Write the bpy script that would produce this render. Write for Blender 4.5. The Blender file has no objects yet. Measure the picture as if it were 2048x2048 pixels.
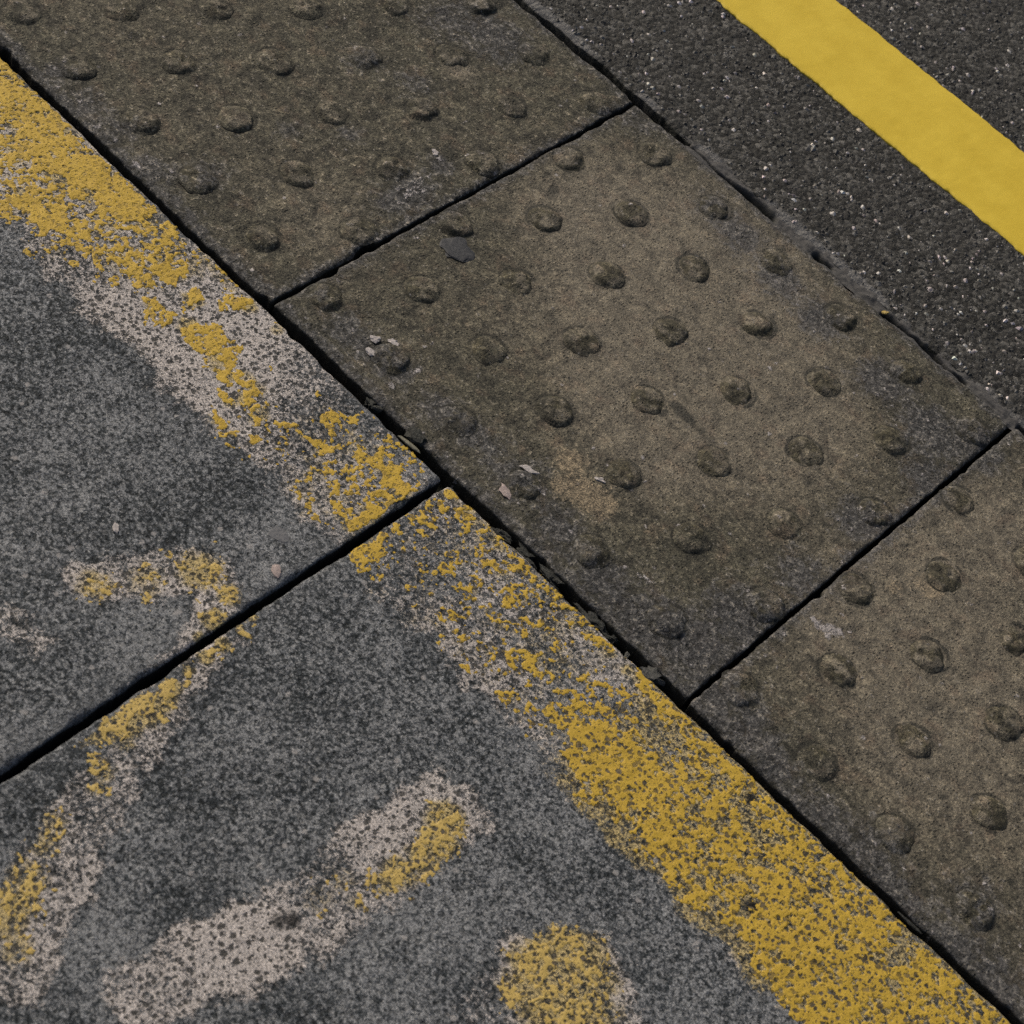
# Worn platform paving seen close up: tactile slabs, coping slabs with flaking yellow
# paint, an asphalt strip and a fresh yellow line.  World units are metres; X runs along
# the joints, Y across them, Z up.
import bpy, math
import numpy as np
from mathutils import Matrix, Vector

scene = bpy.context.scene
col = scene.collection

# ------------------------------------------------------------------ camera
cam_data = bpy.data.cameras.new('camera')
cam = bpy.data.objects.new('camera', cam_data)
col.objects.link(cam)
cam_data.sensor_width = 36.0
cam_data.lens = 72.287
cam_data.clip_start = 0.05
cam_data.clip_end = 200.0
cam.matrix_world = Matrix((
    (0.69951151, -0.66474392, 0.26229595, 0.58634971),
    (0.66124871, 0.46290754, -0.59031073, -0.80048064),
    (0.27098669, 0.58637201, 0.76337021, 1.04761935),
    (0, 0, 0, 1)))
cam_data.dof.use_dof = True
cam_data.dof.focus_distance = 1.50
cam_data.dof.aperture_fstop = 16.0
scene.camera = cam

# ------------------------------------------------------------------ sky, sun, exposure
SUN_DIR = Vector((-0.93, 0.22, 0.0)).normalized()
SUN_EL = math.radians(36.0)
world = bpy.data.worlds.new('World')
scene.world = world
world.use_nodes = True
wn = world.node_tree
wn.nodes.clear()
sky = wn.nodes.new('ShaderNodeTexSky')
sky.sky_type = 'NISHITA'
sky.sun_disc = False
sky.sun_elevation = SUN_EL
sky.sun_rotation = math.atan2(SUN_DIR.x, SUN_DIR.y)
sky.dust_density = 6.0
sky.ozone_density = 0.3
bg = wn.nodes.new('ShaderNodeBackground')
bg.inputs['Strength'].default_value = 0.05
wo = wn.nodes.new('ShaderNodeOutputWorld')
wn.links.new(sky.outputs[0], bg.inputs[0])
wn.links.new(bg.outputs[0], wo.inputs[0])

sun_data = bpy.data.lights.new('sun', 'SUN')
sun_data.energy = 1.5
sun_data.angle = math.radians(14.0)
sun_data.color = (1.0, 0.93, 0.80)
sun = bpy.data.objects.new('sun', sun_data)
col.objects.link(sun)
to_sun = SUN_DIR * math.cos(SUN_EL) + Vector((0, 0, math.sin(SUN_EL)))
sun.rotation_euler = to_sun.to_track_quat('Z', 'Y').to_euler()

scene.view_settings.view_transform = 'Standard'
scene.view_settings.look = 'None'
scene.view_settings.exposure = 0.64
scene.view_settings.gamma = 1.0
scene.view_settings.use_curve_mapping = False
scene.render.engine = 'CYCLES'
scene.cycles.use_denoising = False
scene.cycles.max_bounces = 4

# ------------------------------------------------------------------ wear and painted brightness maps (millimetres: x, y, radius, weight)
PALE_EDGE_A = [(-182.8,-117.5),(-147.6,-107.9),(-123.5,-113.5),(-96.3,-117.6),(-71.0,-116.0),(-14.1,-117.7),(17.7,-116.7),(58.3,-111.7),(88.0,-105.3),(117.0,-106.9),(143.7,-111.1),(167.7,-108.6)]
PALE_EDGE_B = [(185.7,-106.6),(209.1,-112.5),(239.6,-118.3),(274.9,-110.1),(308.6,-110.3),(334.5,-107.7),(355.9,-110.6),(386.4,-113.5),(401.6,-117.7),(432.4,-119.2),(465.9,-116.7),(492.5,-116.8),(514.5,-122.2),(540.5,-122.4),(568.3,-125.1),(591.5,-127.7)]
YEL = [(-270.7,-23.1,25.7,0.95),(-233.5,-30.2,25.4,0.95),(-201.0,-33.9,27.2,0.9),(-168.9,-37.7,26.9,1.0),(-150.3,-35.0,20.6,1.0),(-131.9,-32.3,22.6,0.85),(-106.2,-26.7,18.4,0.8),(-79.7,-28.8,16.2,0.75),(-53.5,-26.4,10.1,0.7),(-207.1,-64.3,20.6,0.75),(-162.0,-82.8,20.1,0.75),(-188.2,-70.6,18.3,0.5),(-143.9,-80.0,18.0,0.7),(-124.0,-74.4,18.0,0.6),(-118.8,-56.7,18.2,0.65),(-91.6,-66.0,17.9,0.65),(-80.8,-57.3,16.0,0.65),(-64.8,-62.0,13.9,0.6),(-118.3,-100.6,13.7,0.5),(-70.8,-41.1,12.1,0.85),(-57.4,-41.3,10.0,0.75),(-55.1,-15.7,14.2,0.6),(-40.7,-14.5,10.1,0.65),(-27.2,-14.9,8.1,0.65),(-7.8,-18.4,8.0,1.0),(-31.7,-47.8,8.7,0.95),(-16.4,-65.6,8.6,0.95),(1.1,-63.0,8.6,0.8),(19.0,-67.6,10.8,0.9),(31.6,-72.1,6.9,0.9),(42.3,-63.6,7.7,0.85),(51.6,-65.2,7.7,0.85),(54.3,-76.7,6.8,1.0),(50.3,-86.5,5.3,0.9),(67.9,-75.4,7.6,0.9),(70.7,-82.5,6.0,0.7),(54.9,-106.2,6.0,0.85),(71.8,-103.5,5.2,0.75),(-42.9,-74.0,5.5,0.9),(-31.5,-72.7,5.5,0.7),(20.6,-16.0,6.4,0.75),(98.0,-64.5,5.3,0.9),(114.0,-63.3,5.3,0.9),(105.4,-45.9,6.9,0.8),(116.3,-74.7,4.5,0.7),(142.2,-36.6,8.4,0.95),(153.6,-38.2,9.1,1.0),(141.4,-19.0,5.4,0.8),(150.4,-13.4,4.6,0.9),(170.5,-42.9,9.4,1.0),(172.0,-58.6,5.6,0.8),(172.0,-72.6,9.2,1.0),(170.2,-89.2,7.3,0.95),(138.4,-99.9,6.6,0.6),(125.3,-101.2,4.4,0.6),(144.8,-108.1,5.1,0.7),(158.6,-91.9,7.3,0.6),(186.0,-90.8,10.1,1.0),(186.0,-77.0,8.0,0.9),(185.5,-101.7,7.2,0.9),(196.2,-66.0,7.3,0.7),(192.9,-46.2,7.4,0.6),(190.1,-14.4,5.7,1.0),(193.6,-13.0,4.9,1.0),(207.4,-14.8,4.9,1.0),(218.6,-16.6,4.9,1.0),(233.1,-16.9,4.9,1.0),(241.8,-18.6,4.9,1.0),(263.1,-16.3,5.2,1.0),(276.4,-18.1,5.2,1.0),(288.2,-18.4,5.2,1.0),(296.3,-17.1,5.1,1.0),(311.8,-19.0,5.1,1.0),(325.8,-19.3,5.1,1.0),(333.8,-18.1,5.1,1.0),(343.1,-18.3,5.1,1.0),(359.3,-18.8,5.8,0.9),(368.0,-18.4,5.8,0.9),(375.3,-19.2,6.5,0.9),(387.5,-20.3,6.4,0.9),(395.8,-19.7,6.4,0.9),(407.1,-20.0,6.4,0.9),(422.8,-20.4,6.4,0.9),(434.0,-20.7,6.3,0.9),(232.2,-35.6,5.2,0.7),(247.6,-34.5,5.2,0.6),(260.5,-33.4,5.9,0.7),(256.8,-58.6,4.3,0.7),(273.6,-61.7,5.0,0.9),(284.3,-63.2,5.0,0.8),(295.6,-60.7,4.3,0.7),(280.9,-35.3,8.0,0.7),(292.6,-83.8,7.0,0.65),(314.6,-66.4,8.5,0.95),(327.8,-61.2,7.1,0.8),(344.5,-69.6,7.0,0.8),(347.0,-47.8,6.4,0.7),(324.6,-96.2,6.2,0.6),(367.2,-45.4,10.6,0.65),(350.3,-71.1,7.0,0.6),(376.4,-75.5,20.7,0.9),(359.5,-85.9,13.8,0.8),(397.8,-65.1,20.7,0.85),(397.3,-89.0,20.4,0.85),(422.2,-68.1,20.5,0.85),(423.5,-89.3,20.2,0.9),(448.9,-79.1,20.2,0.85),(449.8,-99.9,16.6,0.8),(452.0,-52.6,18.8,0.75),(474.6,-79.5,20.0,0.85),(481.5,-97.7,16.4,0.7),(502.3,-87.6,16.5,0.7),(495.2,-53.4,18.6,0.65),(517.0,-90.3,19.6,0.85),(520.8,-53.9,20.1,0.8),(539.8,-77.8,21.3,0.9),(552.3,-62.4,19.8,0.85),(570.7,-75.6,22.7,0.85),(556.2,-98.4,17.6,0.75),(582.5,-101.1,22.2,0.9),(595.2,-76.0,22.5,0.85),(605.7,-63.3,19.4,0.8),(612.6,-88.4,22.2,0.85),(630.2,-58.6,19.4,0.8),(652.9,-46.0,16.2,0.8),(598.3,-111.2,18.8,0.8),(459.4,-20.0,14.0,0.75),(485.9,-26.1,7.6,0.85),(516.2,-26.9,9.6,0.85),(550.3,-27.7,10.1,0.85),(579.7,-28.5,9.4,0.8),(615.8,-33.4,6.6,0.85),(636.3,-33.9,8.2,0.85),(665.8,-64.3,38.1,0.8),(640.1,-104.1,37.3,0.8)]
YEL_GAP = [(483.0,-38.3,11.0,0.6),(596.1,-39.5,9.9,0.5),(614.1,-22.7,8.0,0.7),(464.5,-36.6,6.9,0.4),(404.9,-38.0,10.5,0.35),(374.2,-48.3,8.8,0.3),(478.7,-74.3,5.4,0.5),(489.6,1.5,4.9,0.5),(-154.8,-3.9,5.9,0.7),(-170.4,-49.8,6.6,0.6),(-74.7,-77.9,5.5,0.5),(554.5,-27.9,7.4,0.4),(520.0,-83.9,6.6,0.8),(472.4,-25.3,5.6,0.9),(325.8,-63.9,4.9,0.4)]
LPALE = [(101.4,-258.9,18.2,0.7),(114.4,-234.5,18.4,0.75),(127.5,-209.6,18.7,0.75),(145.6,-184.3,18.9,0.8),(165.1,-189.2,15.3,0.75),(175.3,-206.5,13.4,0.75),(180.7,-229.6,12.5,0.7),(183.0,-253.4,9.7,0.65),(183.4,-273.3,8.9,0.6),(182.9,-288.2,6.9,0.55),(124.2,-258.3,11.5,0.5),(110.4,-307.6,19.1,0.65),(98.7,-305.7,16.0,0.6),(127.3,-308.1,14.2,0.5),(61.3,-283.6,13.2,0.35),(195.9,-244.9,13.0,0.55),(216.3,-286.1,15.6,0.55),(211.7,-308.7,18.5,0.6),(219.8,-330.3,18.1,0.6),(229.1,-359.8,17.7,0.6),(244.9,-379.8,20.2,0.65),(256.9,-403.4,19.7,0.7),(268.5,-426.3,19.3,0.65),(273.1,-443.3,16.3,0.5),(238.3,-353.0,14.7,0.5),(258.7,-377.0,14.4,0.6),(190.7,-203.8,10.0,0.5),(340.0,-180.2,22.7,0.85),(363.3,-177.6,19.3,0.9),(379.2,-189.5,14.3,0.85),(355.1,-204.1,22.2,0.85),(353.7,-232.3,21.8,0.75),(354.1,-257.5,22.9,0.72),(352.6,-284.3,22.4,0.66),(343.2,-310.6,23.5,0.66),(340.2,-338.3,23.0,0.64),(335.1,-363.2,22.6,0.62),(326.6,-391.7,22.2,0.52),(354.6,-380.4,22.2,0.48),(333.3,-414.8,16.3,0.42),(361.2,-349.8,17.0,0.5),(369.9,-272.7,12.0,0.5),(375.6,-245.7,15.3,0.7),(335.9,-223.3,12.6,0.5),(470.6,-202.6,35.1,0.9),(493.1,-218.4,33.0,0.85),(451.9,-235.0,18.0,0.45),(451.1,-259.5,20.6,0.42),(465.4,-270.1,23.3,0.42),(444.4,-205.3,15.4,0.6)]
LYEL = [(111.2,-251.5,12.6,0.55),(126.1,-224.5,13.4,0.45),(140.2,-191.9,16.4,0.62),(138.2,-188.2,6.2,0.9),(165.1,-189.2,8.2,0.75),(173.5,-209.0,8.0,0.85),(177.6,-224.8,5.3,0.5),(185.8,-189.0,4.1,0.8),(186.7,-200.2,4.0,0.8),(189.8,-217.3,5.3,0.9),(190.1,-231.9,5.2,0.9),(190.5,-246.2,4.5,0.85),(193.5,-262.6,7.0,1.0),(196.4,-284.4,11.3,1.0),(197.4,-271.7,8.3,1.0),(197.2,-300.2,10.0,0.95),(195.0,-309.7,8.0,0.9),(193.9,-319.9,5.5,0.8),(192.7,-328.1,4.3,0.6),(212.2,-329.5,7.9,0.65),(219.2,-338.9,6.6,0.55),(207.4,-308.8,4.9,0.6),(223.0,-372.6,8.8,0.5),(229.3,-384.6,8.7,0.55),(239.2,-406.3,11.9,0.62),(245.9,-421.8,13.9,0.75),(253.4,-431.1,11.0,0.65),(268.1,-436.0,10.9,0.5),(360.4,-192.1,12.8,0.8),(368.9,-205.2,12.0,0.9),(371.3,-220.4,11.8,0.8),(367.7,-237.8,11.1,0.78),(366.7,-249.3,7.9,0.7),(349.0,-268.8,12.1,0.35),(350.8,-286.5,10.2,0.4),(363.6,-270.7,7.5,0.35),(468.5,-200.3,26.0,0.85),(475.3,-221.0,27.1,0.8),(487.5,-196.6,16.8,0.68),(457.2,-219.0,15.2,0.62),(497.1,-222.8,26.9,0.78),(509.2,-236.1,26.5,0.78)]
WORN_LIT = [(165.0,301.9,92.6,1.0),(187.3,226.5,88.2,0.9),(240.3,273.0,76.0,0.9),(120.1,268.2,64.3,0.8),(303.1,256.8,56.6,0.7),(265.0,199.8,55.3,0.7),(195.6,153.2,54.8,0.55),(70.0,264.8,51.1,0.6),(247.4,133.6,49.3,0.5),(98.7,159.0,56.4,0.3),(450.8,200.1,60.7,0.9),(502.0,166.8,58.6,0.85),(444.3,302.2,51.7,0.8),(457.9,140.7,46.7,0.7),(559.7,115.9,63.2,0.6),(510.1,94.2,44.6,0.45),(434.4,135.7,31.2,0.5),(-42.1,88.8,51.8,0.3),(-99.3,292.0,14.8,0.7),(21.5,318.7,43.6,0.4)]  # wear mixed with painted light: brighter, warmer slab centres
DIRT = [(16.1,387.5,25.2,0.5),(147.2,361.9,21.7,0.8),(196.8,352.9,21.3,0.8),(242.0,348.4,21.0,0.85),(308.2,341.7,22.8,0.9),(362.1,336.3,27.0,0.9),(397.8,355.5,22.5,0.9),(112.0,365.5,19.5,0.6),(388.5,292.8,21.8,0.7),(380.7,219.0,22.9,0.8),(383.5,142.0,23.8,0.7),(378.3,79.2,26.8,0.8),(379.3,34.0,26.0,0.8),(345.4,20.5,29.7,0.75),(300.6,19.1,26.3,0.65),(256.3,26.6,21.1,0.7),(210.9,34.2,21.4,0.75),(170.6,35.6,19.7,0.6),(136.0,30.7,17.9,0.7),(92.5,29.1,18.1,0.65),(46.5,24.5,18.2,0.7),(13.0,31.8,12.3,0.4),(70.6,28.3,14.1,0.6),(-25.1,166.4,20.2,0.8),(-23.9,138.6,15.5,0.7),(-33.9,202.6,13.8,0.6),(-115.9,42.7,17.1,0.6),(-183.9,15.9,17.2,0.5),(-214.6,13.6,17.3,0.6),(-251.5,11.5,17.4,0.6),(-132.6,14.4,16.9,0.5),(-147.6,8.5,12.7,0.5),(-100.7,-8.4,12.4,0.5),(-49.6,-6.7,12.3,0.6),(-154.4,330.5,35.6,0.5),(-110.0,350.8,30.5,0.7),(-150.2,229.0,19.2,0.5),(-107.4,248.5,19.2,0.5),(408.6,9.7,21.7,0.6),(437.7,17.4,25.3,0.55),(467.5,2.2,21.2,0.7),(511.5,0.8,24.4,0.6),(546.1,10.9,24.3,0.5),(578.0,-4.0,23.9,0.6),(622.1,-2.6,30.3,0.6),(659.4,1.7,23.4,0.6),(615.2,42.2,20.9,0.5),(-93.2,163.4,13.7,0.5),(-120.5,126.4,13.5,0.5)]
TPALE = [(-25.2,170.3,9.9,0.8),(-24.4,157.6,7.2,0.8),(-31.3,186.3,7.3,0.7),(-19.9,145.2,5.3,0.7),(-23.2,96.3,8.6,0.6),(-150.3,2.9,5.5,1.0),(-222.0,10.0,3.9,1.0),(-250.4,12.4,3.9,0.9),(-239.9,5.7,3.9,0.8),(-194.0,3.4,5.6,0.8),(-132.3,19.8,3.4,0.9),(101.4,17.5,5.2,0.9),(101.1,42.2,5.7,0.9),(65.0,18.0,3.2,0.9),(-99.3,292.0,10.8,0.5),(227.7,40.0,5.8,0.9),(224.7,24.6,3.1,0.5),(419.0,120.1,6.2,1.0),(424.7,124.5,7.0,1.0),(431.2,127.9,5.4,1.0),(412.6,119.5,3.9,1.0),(428.2,117.1,3.9,0.8),(434.9,135.0,3.1,0.9),(409.4,158.9,4.0,1.0),(375.1,226.3,5.5,0.8),(385.0,229.0,5.4,0.8),(319.3,45.3,5.3,0.7),(313.4,44.0,3.8,0.8),(323.8,48.1,3.4,0.7),(451.9,173.5,5.6,0.6),(489.6,1.5,3.5,0.9),(503.9,18.8,3.2,0.8),(516.7,19.0,4.2,0.7),(492.3,73.9,3.7,0.9),(521.3,108.9,3.4,0.9),(221.5,12.8,3.8,0.6),(212.3,-7.7,4.5,0.6),(370.4,28.5,3.7,0.6),(348.0,127.9,3.2,0.5),(373.0,238.7,4.2,0.5),(546.1,16.5,2.8,0.8),(-162.5,229.9,9.7,0.6),(-102.2,196.3,6.5,0.5),(-128.5,139.0,6.4,0.4),(-25.1,238.7,8.4,0.7),(-64.0,151.2,6.3,0.4),(-37.7,206.5,6.5,0.8)]
SAND = [(221.1,75.5,12.8,0.8),(247.5,65.0,16.5,0.9),(261.7,70.6,9.8,0.6),(231.7,53.3,9.8,0.6),(453.0,213.8,9.0,0.8),(438.2,211.2,12.3,0.4),(432.0,191.1,7.3,0.6),(144.7,378.1,9.7,0.3),(123.8,255.0,11.4,0.3),(167.2,305.5,9.3,0.4),(130.2,334.0,8.6,0.4)]
STAIN = [(230.8,181.5,5.9,0.9),(238.7,181.0,5.9,0.9),(246.6,180.5,5.9,0.8),(257.0,179.8,5.5,0.7),(264.8,179.3,5.0,0.5),(31.9,262.3,5.6,0.9),(31.0,266.1,3.8,0.9),(-191.1,189.1,10.5,0.6),(-241.1,102.9,5.5,0.8),(296.7,121.1,5.6,0.5),(213.8,99.7,4.9,0.5),(142.2,228.1,3.6,0.6),(222.9,281.8,4.5,0.4),(555.1,82.9,3.6,0.7),(621.4,69.3,4.2,0.8),(318.4,30.3,5.3,0.8),(-118.6,124.6,8.1,0.5)]
HOLES=[(472.8,-24.7,4.0,1),(521.1,-82.7,5.2,1),(-75.4,-78.2,2.0,.9),(-82.6,-88.0,3.0,.9),(349.9,-307.2,4.5,.9),(346,-314,4,.8)]
LBARS=[([(358.8,-175.2,29.8),(352.0,-300.0,28.0),(343.5,-341.2,27.3),(329.0,-411.2,25.9)],0.72),([(192.2,-196.9,6.0),(196.3,-241.3,9.1),(207.2,-289.7,17.2),(224.5,-345.2,22.4),(252.9,-403.6,26.8),(277.1,-456.2,28.2)],0.66),([(103.7,-260.7,16.5),(121.5,-224.5,19.5),(143.8,-186.9,21.3)],0.72),([(141.9,-183.1,18.9),(163.3,-198.0,17.6),(181.6,-228.4,13.2)],0.72),([(178.9,-226.0,10.6),(182.5,-257.0,9.0),(183.0,-286.4,5.7)],0.58),([(76.8,-317.8,16.0),(129.9,-304.6,15.8)],0.62),([(466.0,-199.5,41.0),(497.1,-222.8,42.0),(532.5,-253.1,40.0)],0.74),([(453.8,-232.7,18.0),(463.3,-268.0,23.3)],0.44)]

# ------------------------------------------------------------------ noise
def _hash(ix, iy, seed):
    h = (ix.astype(np.int64) * 374761393 + iy.astype(np.int64) * 668265263 + seed * 974634777) & 0xFFFFFFFF
    h = ((h ^ (h >> 13)) * 1274126177) & 0xFFFFFFFF
    h = h ^ (h >> 16)
    return (h & 0xFFFFFF).astype(np.float64) / 16777216.0

def vnoise(x, y, seed=0):
    ix = np.floor(x); iy = np.floor(y)
    fx = x - ix; fy = y - iy
    fx = fx * fx * fx * (fx * (fx * 6 - 15) + 10)
    fy = fy * fy * fy * (fy * (fy * 6 - 15) + 10)
    ix = ix.astype(np.int64); iy = iy.astype(np.int64)
    a = _hash(ix, iy, seed); b = _hash(ix + 1, iy, seed)
    c = _hash(ix, iy + 1, seed); d = _hash(ix + 1, iy + 1, seed)
    return (a + (b - a) * fx) * (1 - fy) + (c + (d - c) * fx) * fy - 0.5

def fbm(x, y, seed=0, octaves=4, gain=0.55):
    t = np.zeros(np.broadcast(x, y).shape); amp = 1.0; tot = 0.0
    ca, sa = math.cos(0.6), math.sin(0.6)
    for o in range(octaves):
        t = t + amp * vnoise(x, y, seed + o * 17)
        tot += amp * amp
        x, y = (x * ca - y * sa) * 2.03 + 11.3, (x * sa + y * ca) * 2.03 - 7.1
        amp *= gain
    return t / math.sqrt(tot) / 0.21          # about unit deviation

def sstep(a, b, x):
    t = np.clip((x - a) / (b - a), 0, 1)
    return t * t * (3 - 2 * t)

def field(us, vs, blobs, soft=False, combine='max'):
    """Sum of round brush marks on the grid us x vs (metres)."""
    f = np.zeros((len(us), len(vs)))
    for x, y, r, w in blobs:
        x *= 1e-3; y *= 1e-3; r *= 1e-3
        R = r * (2.2 if soft else 1.7)
        i0, i1 = np.searchsorted(us, (x - R, x + R)); j0, j1 = np.searchsorted(vs, (y - R, y + R))
        if i1 <= i0 or j1 <= j0:
            continue
        d = np.hypot(us[i0:i1, None] - x, vs[None, j0:j1] - y) / r
        k = w * (np.exp(-(d * 1.05) ** 2) if soft else 1 - sstep(0.35, 1.7, d))
        s = f[i0:i1, j0:j1]
        f[i0:i1, j0:j1] = np.maximum(s, k) if combine == 'max' else 1 - (1 - s) * (1 - np.clip(k, 0, 1))
    return f

def bars(U, V, strokes, seed):
    """Painted strokes: chains of tapering straight pieces with square ends, slightly ragged."""
    out = np.zeros(U.shape)
    for pts, w in strokes:
        n = len(pts)
        for i in range(n - 1):
            (x0, y0, h0), (x1, y1, h1) = (np.array(p) * 1e-3 for p in pts[i:i + 2])
            L = math.hypot(x1 - x0, y1 - y0); ax, ay = (x1 - x0) / L, (y1 - y0) / L
            m = max(h0, h1) + 0.03
            box = (U > min(x0, x1) - m) & (U < max(x0, x1) + m) & (V > min(y0, y1) - m) & (V < max(y0, y1) + m)
            if not box.any(): continue
            u, v = U[box], V[box]
            t = (u - x0) * ax + (v - y0) * ay; d = np.abs((v - y0) * ax - (u - x0) * ay)
            h = h0 + (h1 - h0) * np.clip(t / L, 0, 1)
            pad = 0.4 * h
            q = np.hypot(np.maximum(d - h + 0.012, 0), np.maximum(np.maximum(-t, t - L) - pad + 0.012, 0)) - 0.012
            sd = np.maximum(q, -0.012)
            sd = sd + 0.0022 * fbm(u * 70, v * 70, seed, 3)
            out[box] = np.maximum(out[box], w * (1 - sstep(-0.009, 0.006, sd)))
    return out

def field_at(x, y, blobs):
    f = np.zeros(np.shape(x))
    for bx, by, r, w in blobs:
        d = np.hypot(x * 1e3 - bx, y * 1e3 - by) / r
        f = 1 - (1 - f) * (1 - np.clip(w * np.exp(-(d * 1.05) ** 2), 0, 1))
    return f

# ------------------------------------------------------------------ object helpers
def link(name, mesh, mat=None, parent=None):
    o = bpy.data.objects.new(name, mesh)
    col.objects.link(o)
    if mat is not None:
        mesh.materials.append(mat)
    if parent is not None:
        o.parent = parent
    return o

def tag(o, label=None, cat=None, group=None, kind=None):
    if label: o['label'] = label
    if cat: o['category'] = cat
    if group: o['group'] = group
    if kind: o['kind'] = kind
    return o

def empty(name, loc, label, cat, group=None):
    o = bpy.data.objects.new(name, None)
    o.empty_display_size = 0.05
    col.objects.link(o)
    o.location = loc
    return tag(o, label, cat, group)

def make_mesh(name, verts, quads, smooth=True, attrs=None, tris=None):
    """Mesh from numpy arrays; attrs = {name: (n,3) vertex values}."""
    me = bpy.data.meshes.new(name)
    nv = len(verts); nq = len(quads); nt = 0 if tris is None else len(tris)
    me.vertices.add(nv)
    me.vertices.foreach_set('co', np.asarray(verts, np.float32).ravel())
    loops = np.asarray(quads, np.int32).ravel()
    if nt: loops = np.concatenate([loops, np.asarray(tris, np.int32).ravel()])
    me.loops.add(len(loops)); me.loops.foreach_set('vertex_index', loops)
    me.polygons.add(nq + nt)
    starts = np.concatenate([np.arange(nq) * 4, nq * 4 + np.arange(nt) * 3]).astype(np.int32)
    me.polygons.foreach_set('loop_start', starts)
    me.polygons.foreach_set('use_smooth', np.full(nq + nt, smooth, bool))
    me.update(calc_edges=True)
    for k, a in (attrs or {}).items():
        at = me.attributes.new(k, 'FLOAT_COLOR', 'POINT')
        c = np.ones((nv, 4), np.float32); c[:, :3] = a
        at.data.foreach_set('color', c.ravel())
    me.validate()
    return me

# ------------------------------------------------------------------ node helpers
class NT:
    def __init__(self, name):
        self.m = bpy.data.materials.new(name); self.m.use_nodes = True
        self.t = self.m.node_tree; self.t.nodes.clear()
        self.out = self.t.nodes.new('ShaderNodeOutputMaterial')
        self.bsdf = self.t.nodes.new('ShaderNodeBsdfPrincipled')
        self.t.links.new(self.bsdf.outputs[0], self.out.inputs[0])
        self.pos = self.t.nodes.new('ShaderNodeNewGeometry').outputs['Position']
    def put(self, sock, v):
        if hasattr(v, 'links'): self.t.links.new(v, sock)
        elif isinstance(v, (tuple, list)) and len(v) == 3 and sock.type == 'RGBA': sock.default_value = (*v, 1)
        else: sock.default_value = v
    def noise(self, scale, detail=3, rough=0.6, dist=0.0, off=None):
        n = self.t.nodes.new('ShaderNodeTexNoise')
        p = self.pos
        if off: p = self.vadd(p, off)
        self.put(n.inputs['Vector'], p)
        for k, v in (('Scale', scale), ('Detail', detail), ('Roughness', rough), ('Distortion', dist)): n.inputs[k].default_value = v
        return n.outputs[0]
    def vadd(self, a, b):
        n = self.t.nodes.new('ShaderNodeVectorMath'); self.put(n.inputs[0], a); n.inputs[1].default_value = b
        return n.outputs[0]
    def voro(self, scale, rand=1.0, warp=None):
        n = self.t.nodes.new('ShaderNodeTexVoronoi')
        n.voronoi_dimensions = '2D'
        self.put(n.inputs['Vector'], warp if warp is not None else self.pos)
        n.inputs['Scale'].default_value = scale; n.inputs['Randomness'].default_value = rand
        s = self.t.nodes.new('ShaderNodeSeparateColor'); self.t.links.new(n.outputs['Color'], s.inputs[0])
        return n.outputs['Distance'], s.outputs[0], s.outputs[1]
    def warp(self, amount, scale):
        n = self.t.nodes.new('ShaderNodeTexNoise'); self.put(n.inputs['Vector'], self.pos)
        n.inputs['Scale'].default_value = scale; n.inputs['Detail'].default_value = 2
        a = self.t.nodes.new('ShaderNodeVectorMath'); a.operation = 'MULTIPLY_ADD'
        self.put(a.inputs[0], n.outputs['Color']); a.inputs[1].default_value = (amount,) * 3; self.put(a.inputs[2], self.pos)
        return a.outputs[0]
    def math(self, op, a, b=0.0, c=0.0, clamp=False):
        n = self.t.nodes.new('ShaderNodeMath'); n.operation = op; n.use_clamp = clamp
        for s, v in zip(n.inputs, (a, b, c)): self.put(s, v)
        return n.outputs[0]
    def lin(self, x, lo, hi, a=0.0, b=1.0, smooth=True):
        n = self.t.nodes.new('ShaderNodeMapRange'); n.interpolation_type = 'SMOOTHSTEP' if smooth else 'LINEAR'
        for s, v in zip(n.inputs, (x, lo, hi, a, b)): self.put(s, v)
        return n.outputs[0]
    def mix(self, f, a, b, mode='MIX'):
        n = self.t.nodes.new('ShaderNodeMix'); n.data_type = 'RGBA'; n.blend_type = mode
        self.put(n.inputs[0], f); self.put(n.inputs[6], a); self.put(n.inputs[7], b)
        return n.outputs[2]
    def ramp(self, x, stops):
        n = self.t.nodes.new('ShaderNodeValToRGB'); self.put(n.inputs[0], x)
        e = n.color_ramp.elements
        while len(e) < len(stops): e.new(0.5)
        for el, (p, c) in zip(e, stops): el.position = p; el.color = (*c, 1)
        return n.outputs[0]
    def attr(self, name):
        n = self.t.nodes.new('ShaderNodeAttribute'); n.attribute_name = name
        s = self.t.nodes.new('ShaderNodeSeparateColor'); self.t.links.new(n.outputs['Color'], s.inputs[0])
        return s.outputs[0], s.outputs[1], s.outputs[2]
    def attr_color(self, name):
        n = self.t.nodes.new('ShaderNodeAttribute'); n.attribute_name = name
        return n.outputs['Color']
    def finish(self, color, rough=0.85, height=None, dist=0.001, strength=1.0, spec=0.3):
        self.put(self.bsdf.inputs['Base Color'], color); self.put(self.bsdf.inputs['Roughness'], rough)
        self.bsdf.inputs['Specular IOR Level'].default_value = spec
        if height is not None:
            b = self.t.nodes.new('ShaderNodeBump'); b.inputs['Distance'].default_value = dist; b.inputs['Strength'].default_value = strength
            self.put(b.inputs['Height'], height); self.t.links.new(b.outputs[0], self.bsdf.inputs['Normal'])
        return self.m

def add(n, *xs):
    r = xs[0]
    for x in xs[1:]: r = n.math('ADD', r, x)
    return r

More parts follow.
